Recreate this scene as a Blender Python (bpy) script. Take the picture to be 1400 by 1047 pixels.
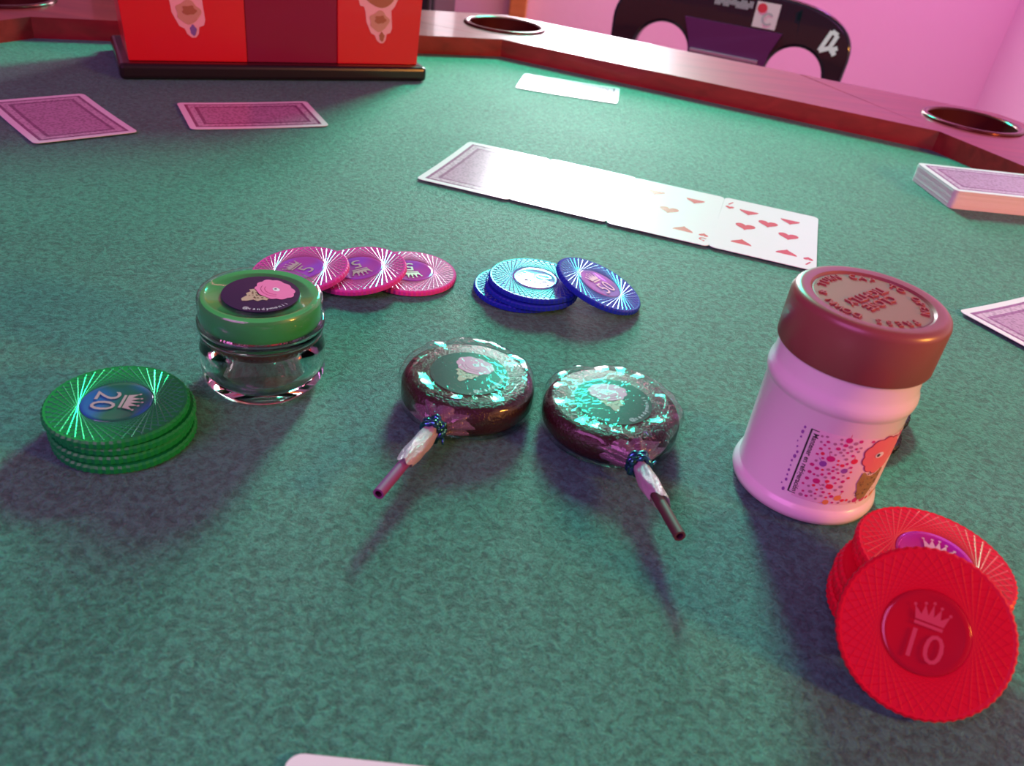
import bpy, bmesh, math, random
from mathutils import Vector, Matrix

random.seed(7)
for o in list(bpy.data.objects):
    bpy.data.objects.remove(o)
SC = bpy.context.scene
COL = SC.collection
R_ = math.radians
PI = math.pi

# ------------------------------------------------------------------ camera
CAM_H, PITCH, ROLL, FPX = 0.1682, R_(33.004), R_(-7.88), 1109.1
fwd = Vector((0, math.cos(PITCH), -math.sin(PITCH)))
rgt = Vector((1, 0, 0))
dwn = fwd.cross(rgt)
r2 = math.cos(ROLL) * rgt + math.sin(ROLL) * dwn
d2 = -math.sin(ROLL) * rgt + math.cos(ROLL) * dwn
cd = bpy.data.cameras.new('camera')
cam = bpy.data.objects.new('camera', cd)
COL.objects.link(cam)
m = Matrix((r2, -d2, -fwd)).transposed().to_4x4()
m.translation = (0, 0, CAM_H)
cam.matrix_world = m
cd.sensor_fit = 'HORIZONTAL'
cd.sensor_width = 36.0
cd.lens = FPX / 1400 * 36.0
cd.clip_start = 0.005
cd.clip_end = 50
cd.dof.use_dof = True
cd.dof.focus_distance = 0.33
cd.dof.aperture_fstop = 20.0
SC.camera = cam

# ------------------------------------------------------------------ world, exposure
SC.view_settings.view_transform = 'Standard'
SC.view_settings.look = 'None'
SC.view_settings.gamma = 1.0
SC.view_settings.exposure = 0.0
SC.view_settings.use_curve_mapping = False
W = bpy.data.worlds.new('World')
SC.world = W
W.use_nodes = True
bg = W.node_tree.nodes['Background']
bg.inputs[0].default_value = (0.75, 0.25, 0.62, 1)
bg.inputs[1].default_value = 0.22

# ------------------------------------------------------------------ lamps of the room, plus an added violet fill
def lamp(name, loc, target, color, power, sx, sy=None, shape='RECTANGLE'):
    l = bpy.data.lights.new(name, 'AREA')
    l.shape = shape
    l.size = sx
    if sy: l.size_y = sy
    l.color = color
    l.energy = power
    o = bpy.data.objects.new(name, l)
    COL.objects.link(o)
    o.location = loc
    o.rotation_euler = (Vector(target) - Vector(loc)).to_track_quat('-Z', 'Y').to_euler()
    return o

lamp('green_party_light', (0.075, 1.36, 0.55), (0.0, 0.25, 0), (0.02, 1.0, 0.63), 17.5, 0.22, shape='DISK')
lamp('white_wall_light', (0.07, 2.30, 0.46), (0.05, 0.4, 0.0), (1.0, 0.88, 0.97), 20, 0.35, 0.66)
lamp('magenta_room_light', (-0.75, -0.75, 0.95), (0.0, 0.3, 0), (1.0, 0.27, 0.92), 14, 1.0, 0.8)
lamp('orange_light', (0.95, -0.05, 0.36), (0.15, 0.3, 0.03), (1.0, 0.40, 0.06), 8.0, 0.16, shape='DISK')
lamp('pink_wall_washer', (0.35, 1.55, 1.15), (0.35, 2.4, -0.1), (1.0, 0.20, 0.33), 13, 1.4, 0.25)
lamp('added_violet_fill', (0.75, 1.9, 0.9), (1.17, 2.1, -0.1), (0.50, 0.20, 1.0), 4.0, 0.2, shape='DISK')  # unseen lamp added to tint the right wall violet

# ------------------------------------------------------------------ material helpers
def mat(name, col=(.5, .5, .5), rough=.5, metal=0., spec=.5, coat=0., coat_r=.05, trans=0., ior=1.45, sheen=0., sss=0.):
    M = bpy.data.materials.new(name)
    M.use_nodes = True
    b = M.node_tree.nodes['Principled BSDF']
    b.inputs['Base Color'].default_value = (*col, 1)
    b.inputs['Roughness'].default_value = rough
    b.inputs['Metallic'].default_value = metal
    b.inputs['Specular IOR Level'].default_value = spec
    b.inputs['Coat Weight'].default_value = coat
    b.inputs['Coat Roughness'].default_value = coat_r
    b.inputs['Transmission Weight'].default_value = trans
    b.inputs['IOR'].default_value = ior
    b.inputs['Sheen Weight'].default_value = sheen
    b.inputs['Subsurface Weight'].default_value = sss
    return M

def nodes(M):
    return M.node_tree.nodes, M.node_tree.links, M.node_tree.nodes['Principled BSDF']

def objcoord(n):
    return n.new('ShaderNodeTexCoord').outputs['Object']

def ramp(n, stops, interp='LINEAR'):
    r = n.new('ShaderNodeValToRGB')
    r.color_ramp.interpolation = interp
    e = r.color_ramp.elements
    while len(e) < len(stops): e.new(0.5)
    for i, (p, c) in enumerate(stops):
        e[i].position = p
        e[i].color = (*c, 1)
    return r

def math_(n, l, op, a, b=None):
    k = n.new('ShaderNodeMath')
    k.operation = op
    for i, v in enumerate((a, b)):
        if v is None: continue
        if isinstance(v, (int, float)): k.inputs[i].default_value = v
        else: l.new(v, k.inputs[i])
    return k.outputs[0]

def noise_bump(M, scale, dist, strength=1., detail=3.):
    n, l, b = nodes(M)
    t = n.new('ShaderNodeTexNoise')
    t.inputs['Scale'].default_value = scale
    t.inputs['Detail'].default_value = detail
    l.new(objcoord(n), t.inputs['Vector'])
    bp = n.new('ShaderNodeBump')
    bp.inputs['Strength'].default_value = strength
    bp.inputs['Distance'].default_value = dist
    l.new(t.outputs['Fac'], bp.inputs['Height'])
    l.new(bp.outputs[0], b.inputs['Normal'])
    return M

# felt -------------------------------------------------------------
def felt_mat():
    M = mat('green_felt', (.07, .25, .16), .58, spec=.42, sheen=.20)
    n, l, b = nodes(M)
    b.inputs['Sheen Roughness'].default_value = .28
    co = objcoord(n)
    def nz(sc, det, dis):
        t = n.new('ShaderNodeTexNoise'); t.inputs['Scale'].default_value = sc; t.inputs['Detail'].default_value = det
        t.inputs['Distortion'].default_value = dis; l.new(co, t.inputs['Vector']); return t.outputs['Fac']
    a, f, big = nz(430, 2.5, .8), nz(1700, 2.0, 1.2), nz(9, 2.0, .3)
    def ridge(x, k): return math_(n, l, 'SUBTRACT', 1.0, math_(n, l, 'MULTIPLY', math_(n, l, 'ABSOLUTE', math_(n, l, 'SUBTRACT', x, .5)), k))
    r1 = math_(n, l, 'MULTIPLY', math_(n, l, 'SUBTRACT', a, .22), 1.75); r2_ = ridge(f, 5.0)
    h = math_(n, l, 'ADD', math_(n, l, 'MULTIPLY', r1, .65), math_(n, l, 'MULTIPLY', r2_, .35))
    bp = n.new('ShaderNodeBump'); bp.inputs['Strength'].default_value = .9; bp.inputs['Distance'].default_value = .0010
    l.new(h, bp.inputs['Height']); l.new(bp.outputs[0], b.inputs['Normal'])
    hh = math_(n, l, 'ADD', h, math_(n, l, 'MULTIPLY', math_(n, l, 'SUBTRACT', big, .5), .25))
    r = ramp(n, [(.34, (.012, .115, .080)), (.74, (.062, .345, .245))])
    l.new(hh, r.inputs[0]); l.new(r.outputs[0], b.inputs['Base Color'])
    return M

def wood_mat(name, c1, c2, rough=.32, coat=.5):
    M = mat(name, c1, rough, spec=.3, coat=coat, coat_r=.08)
    n, l, b = nodes(M)
    mp = n.new('ShaderNodeMapping'); mp.inputs['Scale'].default_value = (6, 60, 60)
    l.new(objcoord(n), mp.inputs[0])
    t = n.new('ShaderNodeTexNoise'); t.inputs['Scale'].default_value = 1.5; t.inputs['Detail'].default_value = 5
    t.inputs['Distortion'].default_value = .8
    l.new(mp.outputs[0], t.inputs['Vector'])
    r = ramp(n, [(.3, c1), (.7, c2)])
    l.new(t.outputs['Fac'], r.inputs[0]); l.new(r.outputs[0], b.inputs['Base Color'])
    return M

def film_mat(name, tint=(1, 1, 1), rough=.06, bump=None, boost=1.0, ior=1.5):
    """thin clear plastic film: see-through, with a Fresnel gloss"""
    M = bpy.data.materials.new(name)
    M.use_nodes = True
    n, l = M.node_tree.nodes, M.node_tree.links
    n.remove(n['Principled BSDF'])
    out = n['Material Output']
    tr = n.new('ShaderNodeBsdfTransparent'); tr.inputs[0].default_value = (*tint, 1)
    gl = n.new('ShaderNodeBsdfGlossy'); gl.inputs['Roughness'].default_value = rough
    geo = n.new('ShaderNodeNewGeometry')
    dt = n.new('ShaderNodeVectorMath'); dt.operation = 'DOT_PRODUCT'
    l.new(geo.outputs['Normal'], dt.inputs[0]); l.new(geo.outputs['Incoming'], dt.inputs[1])
    f0 = ((ior - 1) / (ior + 1)) ** 2
    om = math_(n, l, 'SUBTRACT', 1.0, math_(n, l, 'ABSOLUTE', dt.outputs['Value']))
    sch = math_(n, l, 'ADD', math_(n, l, 'MULTIPLY', math_(n, l, 'POWER', om, 5.0), 1 - f0), f0)
    fac = n.new('ShaderNodeClamp'); l.new(math_(n, l, 'MULTIPLY', sch, boost), fac.inputs[0])
    mx = n.new('ShaderNodeMixShader')
    l.new(fac.outputs[0], mx.inputs[0])
    l.new(tr.outputs[0], mx.inputs[1]); l.new(gl.outputs[0], mx.inputs[2])
    l.new(mx.outputs[0], out.inputs[0])
    if bump:
        t = n.new('ShaderNodeTexNoise'); t.inputs['Scale'].default_value = bump[0]; t.inputs['Detail'].default_value = 3
        t.inputs['Distortion'].default_value = 1.2
        l.new(objcoord(n), t.inputs['Vector'])
        bp = n.new('ShaderNodeBump'); bp.inputs['Distance'].default_value = bump[1]; bp.inputs['Strength'].default_value = 1
        l.new(t.outputs['Fac'], bp.inputs['Height'])
        l.new(bp.outputs[0], gl.inputs['Normal']); l.new(bp.outputs[0], dt.inputs[0])
    return M

CW, CH = .058, .088
def card_back_mat():
    M = mat('card_back_print', (.8, .8, .8), .22, spec=.55)
    n, l, b = nodes(M)
    s = n.new('ShaderNodeSeparateXYZ'); l.new(objcoord(n), s.inputs[0])
    ax = math_(n, l, 'SUBTRACT', CW / 2, math_(n, l, 'ABSOLUTE', s.outputs[0]))
    ay = math_(n, l, 'SUBTRACT', CH / 2, math_(n, l, 'ABSOLUTE', s.outputs[1]))
    d = math_(n, l, 'MINIMUM', ax, ay)
    f = math_(n, l, 'MULTIPLY', d, 1 / .029)
    Wt, Dk, Lt, Md = (.80, .79, .80), (.22, .10, .19), (.50, .38, .46), (.38, .24, .34)
    r = ramp(n, [(0, Wt), (.135, Dk), (.20, Lt), (.33, Dk), (.40, Md), (.80, Md)], 'CONSTANT')
    l.new(f, r.inputs[0])
    # fine engraved ornament
    v = n.new('ShaderNodeTexVoronoi'); v.inputs['Scale'].default_value = 520
    l.new(objcoord(n), v.inputs['Vector'])
    k = ramp(n, [(.25, (.72, .72, .72)), (.6, (1.18, 1.18, 1.18))]); l.new(v.outputs['Distance'], k.inputs[0])
    mx = n.new('ShaderNodeMix'); mx.data_type = 'RGBA'; mx.blend_type = 'MULTIPLY'
    inside = math_(n, l, 'GREATER_THAN', f, .135)
    l.new(inside, mx.inputs[0]); l.new(r.outputs[0], mx.inputs[6]); l.new(k.outputs[0], mx.inputs[7])
    l.new(mx.outputs[2], b.inputs['Base Color'])
    return M

MT = {}
MT['felt'] = felt_mat()
MT['rail'] = wood_mat('red_mahogany', (.20, .012, .016), (.32, .022, .026), .36, .28)
MT['rail_under'] = mat('dark_underside', (.05, .02, .02), .7)
MT['cup'] = mat('dark_bronze_cup', (.16, .03, .03), .22, metal=.6, coat=.5)
MT['cup_rim'] = mat('cup_rim', (.14, .035, .035), .2, metal=.6)
MT['wall'] = noise_bump(mat('painted_wall', (.80, .62, .70), .75), 60, .002, .3)
MT['floor'] = noise_bump(mat('floor_tile', (.35, .30, .30), .45), 20, .002, .2)
MT['card'] = mat('card_stock', (.80, .79, .80), .22, spec=.55)
MT['card_back'] = card_back_mat()
MT['heart'] = mat('heart_red', (.62, .09, .07), .25, spec=.5)
MT['ink'] = mat('black_ink', (.03, .03, .035), .35)
MT['deck_edge'] = mat('deck_edge_paper', (.74, .68, .66), .8)

# ------------------------------------------------------------------ mesh helpers
def mesh(name, verts, faces, mats=None, smooth=False, midx=None):
    me = bpy.data.meshes.new(name)
    me.from_pydata([tuple(v) for v in verts], [], faces)
    for k in (mats or []):
        me.materials.append(k)
    if midx:
        me.polygons.foreach_set('material_index', midx)
    if smooth:
        me.polygons.foreach_set('use_smooth', [True] * len(me.polygons))
    me.validate()
    me.update()
    return me

def obj(name, me, parent=None, loc=(0, 0, 0), rot=None):
    o = bpy.data.objects.new(name, me)
    COL.objects.link(o)
    o.parent = parent
    o.location = loc
    if rot is not None:
        if isinstance(rot, Matrix): o.rotation_euler = rot.to_euler()
        else: o.rotation_euler = rot
    return o

def tag(o, label, cat, group=None, kind=None):
    if label: o['label'] = label
    if cat: o['category'] = cat
    if group: o['group'] = group
    if kind: o['kind'] = kind
    return o

def thing(name, label, cat, loc=(0, 0, 0), rot=None, group=None):
    return tag(obj(name, None, None, loc, rot), label, cat, group)

class MB:
    def __init__(s): s.v = []; s.f = []; s.m = []
    def add(s, v, f, mi=0):
        o = len(s.v); s.v += [Vector(p) for p in v]; s.f += [tuple(i + o for i in q) for q in f]; s.m += [mi] * len(f); return s
    def box(s, x0, x1, y0, y1, z0, z1, mi=0):
        v = [(x, y, z) for z in (z0, z1) for y in (y0, y1) for x in (x0, x1)]
        return s.add(v, [(0, 2, 3, 1), (4, 5, 7, 6), (0, 1, 5, 4), (2, 6, 7, 3), (0, 4, 6, 2), (1, 3, 7, 5)], mi)
    def prism(s, pts, z0, z1, mi=0):
        n = len(pts)
        v = [(p[0], p[1], z0) for p in pts] + [(p[0], p[1], z1) for p in pts]
        f = [tuple(reversed(range(n))), tuple(range(n, 2 * n))] + [(i, (i + 1) % n, n + (i + 1) % n, n + i) for i in range(n)]
        return s.add(v, f, mi)
    def lathe(s, prof, n=64, mi=0, rfun=None):
        v = []; f = []
        rows = []
        for r, z in prof:
            if r < 1e-7:
                rows.append([len(v)]); v.append((0, 0, z))
            else:
                rows.append(list(range(len(v), len(v) + n)))
                for i in range(n):
                    a = 2 * PI * i / n
                    rr = rfun(r, z, i) if rfun else r
                    v.append((rr * math.cos(a), rr * math.sin(a), z))
        for a, b in zip(rows, rows[1:]):
            if len(a) == 1 and len(b) == 1: continue
            for i in range(n):
                j = (i + 1) % n
                if len(a) == 1: f.append((a[0], b[j], b[i]))
                elif len(b) == 1: f.append((a[i], a[j], b[0]))
                else: f.append((a[i], a[j], b[j], b[i]))
        return s.add(v, f, mi)
    def tube(s, pts, rad, n=12, mi=0, cap=True):
        pts = [Vector(p) for p in pts]
        rr = rad if isinstance(rad, (list, tuple)) else [rad] * len(pts)
        v = []; f = []
        up = Vector((0, 0, 1))
        for i, p in enumerate(pts):
            t = (pts[min(i + 1, len(pts) - 1)] - pts[max(i - 1, 0)]).normalized()
            a = t.cross(up)
            if a.length < 1e-4: a = t.cross(Vector((1, 0, 0)))
            a.normalize(); b = t.cross(a)
            for k in range(n):
                q = 2 * PI * k / n
                v.append(p + rr[i] * (math.cos(q) * a + math.sin(q) * b))
        for i in range(len(pts) - 1):
            for k in range(n):
                j = (k + 1) % n
                f.append((i * n + k, i * n + j, (i + 1) * n + j, (i + 1) * n + k))
        if cap:
            f.append(tuple(reversed(range(n)))); f.append(tuple(range((len(pts) - 1) * n, len(pts) * n)))
        return s.add(v, f, mi)
    def xf(s, M):
        s.v = [M @ p for p in s.v]; return s
    def mesh(s, name, mats, smooth=False):
        me = mesh(name, s.v, s.f, mats if isinstance(mats, (list, tuple)) else [mats], smooth, s.m)
        bm = bmesh.new(); bm.from_mesh(me)
        bmesh.ops.recalc_face_normals(bm, faces=bm.faces)
        bm.to_mesh(me); bm.free()
        return me
    def obj(s, name, mats, parent=None, smooth=False, loc=(0, 0, 0), rot=None, bevel=0, seg=2, auto=None):
        o = obj(name, s.mesh(name, mats, smooth), parent, loc, rot)
        if bevel:
            b = o.modifiers.new('bevel', 'BEVEL'); b.width = bevel; b.segments = seg; b.limit_method = 'ANGLE'; b.angle_limit = R_(35)
        if auto:
            sharp(o.data, auto)
        return o

def sharp(me, deg=40):
    """smooth shading with hard edges above an angle"""
    me.polygons.foreach_set('use_smooth', [True] * len(me.polygons))
    bm = bmesh.new(); bm.from_mesh(me)
    for e in bm.edges:
        if len(e.link_faces) == 2 and e.calc_face_angle(0) > R_(deg): e.smooth = False
        elif len(e.link_faces) != 2: e.smooth = False
    bm.to_mesh(me); bm.free()

def circle_pts(r, n=32, c=(0, 0)):
    return [(c[0] + r * math.cos(2 * PI * i / n), c[1] + r * math.sin(2 * PI * i / n)) for i in range(n)]

def text_geo(s, size, align='CENTER', depth=0.0, bold=0.0):
    c = bpy.data.curves.new('txt', 'FONT')
    c.body = s; c.size = size; c.align_x = align; c.align_y = 'CENTER'; c.extrude = depth; c.offset = bold; c.resolution_u = 3
    o = bpy.data.objects.new('txt', c); COL.objects.link(o)
    me = bpy.data.meshes.new_from_object(o.evaluated_get(bpy.context.evaluated_depsgraph_get()))
    v = [q.co.copy() for q in me.vertices]; f = [tuple(p.vertices) for p in me.polygons]
    bpy.data.objects.remove(o); bpy.data.curves.remove(c); bpy.data.meshes.remove(me)
    return v, f

def text_arc(s, radius, size, a0, a1, depth=0., inward=False):
    """letters round a circle, a0 -> a1 in radians; inward: letter tops point to the centre"""
    b = MB()
    for i, ch in enumerate(s):
        if ch == ' ': continue
        a = a0 + (a1 - a0) * (i + .5) / len(s)
        v, f = text_geo(ch, size, depth=depth)
        rot = Matrix.Rotation(a + (PI / 2 if inward else -PI / 2), 4, 'Z')
        M = Matrix.Translation((radius * math.cos(a), radius * math.sin(a), 0)) @ rot
        b.add([M @ p for p in v], f)
    return b

# ------------------------------------------------------------------ the room
def structure(o, label=None):
    o['kind'] = 'structure'
    if label: o['label'] = label
    return o
TABLE_H = .76
structure(MB().box(-3, 1.27, 2.40, 2.5, -TABLE_H, 1.9).obj('wall_back', MT['wall']), 'pink lit plain wall behind the table')
structure(MB().box(1.17, 1.27, -2.0, 2.40, -TABLE_H, 1.9).obj('wall_right', MT['wall']), 'purple lit wall at the right')
structure(MB().box(-3, 1.27, -2.0, 2.5, -TABLE_H - .1, -TABLE_H).obj('floor', MT['floor']), 'floor under the card table')
MT['post'] = wood_mat('orange_wood', (.55, .22, .05), (.70, .32, .09))
structure(MB().box(-.145, -.098, 2.355, 2.399, -TABLE_H, 1.3).obj('trim_1', MT['post'], bevel=.004), 'orange brown wooden post against the pink wall')

# ------------------------------------------------------------------ poker table
SIDE, RW, RH = .40, .130, .016
C2 = Vector((-.0548, .836))
ANG = [25.5 - 45 * k for k in range(8)]
corners = [None] * 8        # corner k starts side k
c = C2 - SIDE * Vector((math.cos(R_(25.5)), math.sin(R_(25.5))))
for k in range(8):
    corners[k] = c.copy()
    c = c + SIDE * Vector((math.cos(R_(ANG[k])), math.sin(R_(ANG[k]))))
CEN = sum(corners, Vector((0, 0))) / 8
table = thing('poker_table', 'octagonal poker table with green felt and dark red wooden rail', 'table', (CEN.x, CEN.y, -TABLE_H))
def TL(p, z=0.): return (p[0] - CEN.x, p[1] - CEN.y, z + TABLE_H)
fv = [Vector(TL(CEN + (q - CEN) * 1.06)) for q in corners]
MB().prism([(p.x, p.y) for p in fv], TABLE_H - .03, TABLE_H).obj('playing_surface', MT['felt'], table)
def direc(k): a = R_(ANG[k % 8]); return Vector((math.cos(a), math.sin(a)))
def norm_(k): d = direc(k); n = Vector((-d.y, d.x)); return n if n.dot(corners[k % 8] - CEN) > 0 else -n
def isect(p, d, q, e):
    den = d.x * e.y - d.y * e.x
    t = ((q.x - p.x) * e.y - (q.y - p.y) * e.x) / den
    return p + t * d
CUP_R = .0395
cup_pos = [corners[k] + (corners[k] - CEN).normalized() * .073 for k in range(8)]
for k in range(8):
    A, B = corners[k], corners[(k + 1) % 8]
    n0, n1, n2 = norm_(k), norm_(k - 1), norm_(k + 1)
    outp = A + n0 * RW
    outprev = A + n1 * RW
    e0 = isect(A, direc(k), outprev, direc(k - 1))         # inner line run back to the outer edge of the previous side
    O = isect(outp, direc(k), outprev, direc(k - 1))       # outer corner
    e1 = isect(B, direc(k + 1), outp, direc(k))
    d0 = direc(k) * .0004
    poly = [e0 + d0 * 0 + n0 * .0003, A + n0 * 0, B, e1 - direc(k) * .0022, O]
    b = MB().prism([TL(p)[:2] for p in poly], TABLE_H - .045, TABLE_H + RH)
    o = b.obj('rail_segment', MT['rail'], table)
    # cut the cup hole
    cc = Vector(TL(cup_pos[k]))
    cut = MB().lathe([(0, -.05), (CUP_R - .001, -.05), (CUP_R - .001, .05), (0, .05)], 48).obj('cutter', MT['rail'], None, loc=(cc.x, cc.y, TABLE_H))
    dg = bpy.context.evaluated_depsgraph_get()
    md = o.modifiers.new('cut', 'BOOLEAN'); md.object = cut; md.operation = 'DIFFERENCE'; md.solver = 'EXACT'
    cut.parent = table
    bpy.context.view_layer.update()
    dg = bpy.context.evaluated_depsgraph_get()
    me2 = bpy.data.meshes.new_from_object(o.evaluated_get(dg))
    o.modifiers.clear(); o.data = me2
    if not me2.materials: me2.materials.append(MT['rail'])
    bpy.data.objects.remove(cut)
cup_me = MB().lathe([(0, -.055), (.034, -.055), (.037, -.050), (CUP_R - .0015, -.004), (CUP_R - .0015, .0012)], 48).mesh('cup_holder', MT['cup'], True)
rim_me = MB().lathe([(CUP_R - .0022, .0006), (CUP_R - .001, .0022), (CUP_R + .002, .0022), (CUP_R + .0036, .0002), (CUP_R - .001, -.0005)], 48).mesh('rim', MT['cup_rim'], True)
for k in range(8):
    cc = Vector(TL(cup_pos[k]))
    o = obj('cup_holder', cup_me, table, (cc.x, cc.y, TABLE_H + RH))
    obj('rim', rim_me, o)
oc = [TL(CEN + (q - CEN) * 1.2)[:2] for q in corners]
MB().prism(oc, TABLE_H - .075, TABLE_H - .0455).obj('apron', MT['rail'], table)
MB().lathe([(0, 0), (.30, 0), (.30, .03), (.07, .07), (.055, .12), (.055, TABLE_H - .10), (.16, TABLE_H - .075), (0, TABLE_H - .075)], 40).obj('pedestal', MT['rail'], table, auto=40)

# ------------------------------------------------------------------ playing cards
def card_geo(bow=0., r=.0035, t=.0003):
    """rounded card, long edge along y, slightly bowed"""
    out = []
    for cx, cy, a0 in ((CW/2 - r, CH/2 - r, 0), (-CW/2 + r, CH/2 - r, 90), (-CW/2 + r, -CH/2 + r, 180), (CW/2 - r, -CH/2 + r, 270)):
        for i in range(6):
            a = R_(a0 + 18 * i); out.append((cx + r * math.cos(a), cy + r * math.sin(a)))
    b = MB()
    bm = bmesh.new()
    vs = [bm.verts.new((x, y, 0)) for x, y in out]
    bm.faces.new(vs)
    for k in range(1, 10):
        y = -CH/2 + CH * k / 10
        bmesh.ops.bisect_plane(bm, geom=bm.verts[:] + bm.edges[:] + bm.faces[:], plane_co=(0, y, 0), plane_no=(0, 1, 0))
    bm.normal_update()
    v0 = [v.co.copy() for v in bm.verts]; bm.verts.index_update()
    fs = [tuple(v.index for v in f.verts) for f in bm.faces]
    be = [tuple(v.index for v in e.verts) for e in bm.edges if len(e.link_faces) == 1]
    bm.free()
    Z = lambda p: bow * (2 * p.y / CH) ** 2
    n = len(v0)
    v = [Vector((p.x, p.y, Z(p) + t)) for p in v0] + [Vector((p.x, p.y, Z(p))) for p in v0]
    f = list(fs) + [tuple(i + n for i in reversed(q)) for q in fs] + [(a, c2, c2 + n, a + n) for a, c2 in be]
    mi = [0] * len(fs) + [1] * len(fs) + [1] * len(be)
    b.v, b.f, b.m = v, f, mi
    return b, Z, t

def card_thing(label, corner, ang, zbase, face='back', bow=.0006, group='playing cards lying on the felt', center=None, tilt=(0, 0)):
    b, Z, t = card_geo(bow)
    top = MT['card_back'] if face == 'back' else MT['card']
    me = b.mesh('playing_card', [top, MT['card']])
    if face in ('back', 'blank'):
        o = obj('playing_card', me, None, (center[0], center[1], zbase), (tilt[0], tilt[1], ang))
        return tag(o, label, 'playing card', group)
    root = thing('playing_card', label, 'playing card', (center[0], center[1], zbase), (tilt[0], tilt[1], ang), group)
    obj('card_sheet', me, root)
    def hz(x, y): return Z(Vector((x, y, 0))) + t + .00006
    hp = []
    for i in range(28):
        a = 2 * PI * i / 28
        hp.append((16 * math.sin(a) ** 3 / 34, (13 * math.cos(a) - 5 * math.cos(2*a) - 2 * math.cos(3*a) - math.cos(4*a) + 2.5) / 34))
    hp = list(reversed(hp))
    def heart(x, y, s, flip, nm):
        k = -1 if flip else 1
        me_ = mesh(nm, [(k * p[0] * s, k * p[1] * s, 0) for p in hp], [tuple(range(len(hp)))], [MT['heart']])
        obj(nm, me_, root, (x, y, hz(x, y)))
    xs, ys = .0125, .0262
    pips = {'5': [(-xs, ys, 0), (xs, ys, 0), (0, 0, 0), (-xs, -ys, 1), (xs, -ys, 1)],
            '7': [(-xs, ys, 0), (xs, ys, 0), (-xs, 0, 0), (xs, 0, 0), (0, ys / 2, 0), (-xs, -ys, 1), (xs, -ys, 1)]}[face]
    for x, y, fl in pips: heart(x, y, .0125, fl, 'pip')
    for k in (1, -1):
        v, f = text_geo(face, .0105)
        me_ = mesh('index', [(k * p.x, k * p.y, 0) for p in v], f, [MT['heart']])
        x, y = -k * (CW/2 - .0046), k * (CH/2 - .0085)
        obj('index', me_, root, (x, y, hz(x, y)))
        y = k * (CH/2 - .0165); heart(x, y, .0058, k < 0, 'index_pip')
    return root

# row of four: first corner and direction measured on the felt
o0, ra = Vector((-.0509, .5479)), -.2506
u, v_ = Vector((math.cos(ra), math.sin(ra))), Vector((math.sin(ra), -math.cos(ra)))
row = [('face down card with frame pattern, left end of the row of four', 'back'),
       ('card second from the left in the row, bleached white by glare', 'back'),
       ('five of hearts in the row of four on the felt', '5'),
       ('seven of hearts, right end of the row of four', '7')]
for i, (lb, fc) in enumerate(row):
    ct = o0 + u * CW * (i + .5) + v_ * CH / 2
    ct += v_ * (.0004, -.0006, .0005, 0)[i]
    card_thing(lb, None, ra + (.004, -.006, .003, .0)[i], .0004 + .00004 * i, fc, .0007, 'row of four cards', center=ct)
def from_corner(cn, ang, a, b):   # corner, direction of the first edge, clockwise turn to the second edge
    u1 = Vector((math.cos(ang), math.sin(ang))); v1 = Vector((math.sin(ang), -math.cos(ang)))
    return Vector(cn) + u1 * a / 2 + v1 * b / 2
card_thing('face down card lying in front of the red box', None, .5445 + PI/2, .0004, 'back', .0004, center=from_corner((-.2503, .5444), .5445, CH, CW))
card_thing('face down card at the far left edge, left of the red box', None, -.7417 + PI/2, .0004, 'back', .0007, center=from_corner((-.3092, .5355), -.7417, CH, CW))
card_thing('white card beside the far wooden rail, washed out by glare', None, -.0785 + PI/2, .0004, 'back', .0002, center=from_corner((-.0275, .7728), -.0785, CH, CW * .93), tilt=(0, 0))
card_thing('face down card at the right edge, behind the brown lidded jar', None, R_(33.0) + PI/2, .0004, 'back', .0009, center=from_corner((.2179, .3799), R_(33.0), CH, CW))
card_thing('blank looking pale card cut off by the bottom edge', None, R_(2.0), .0004, 'blank', .0004, center=from_corner((-.0368, .1003), R_(2.0), CW, CH))

# deck
deck = thing('card_deck', 'stack of face down cards near the right rail', 'deck of cards', (0, 0, 0))
da = R_(6.6)
ctr = Vector((.2786, .5502)) + Vector((math.cos(da), math.sin(da))) * CH / 2 + Vector((-math.sin(da), math.cos(da))) * CW / 2
deck.location = (ctr.x, ctr.y, .0002); deck.rotation_euler = (0, 0, da - PI/2)
b = MB()
for i in range(40):
    g, _, _ = card_geo(0.)
    jx, jy = random.gauss(0, .00012), random.gauss(0, .00012)
    b.add([p + Vector((jx, jy, i * .0003)) for p in g.v], g.f)
tag(b.obj('card_layers', [MT['deck_edge']], deck), None, None, kind='stuff')
g, _, _ = card_geo(0.)
obj('top_card', g.mesh('top_card', [MT['card_back'], MT['card']]), deck, (0, 0, .0121))

# ------------------------------------------------------------------ poker chips
CR, CT, IR = .0211, .0028, .0105
def chip_body_me(name, m_):
    nn = 120
    rf = lambda r, z, i: r + (.00018 if i % 2 else -.00012) * (1 if r > CR - .0007 else 0)
    return MB().lathe([(0, 0), (CR - .0008, 0), (CR, .0006), (CR, CT - .0006), (CR - .0006, CT), (CR - .0013, CT - .0001), (IR + .0002, CT - .0001), (IR, CT - .0003), (0, CT - .0003)], nn, rfun=rf).mesh(name, m_)

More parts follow.
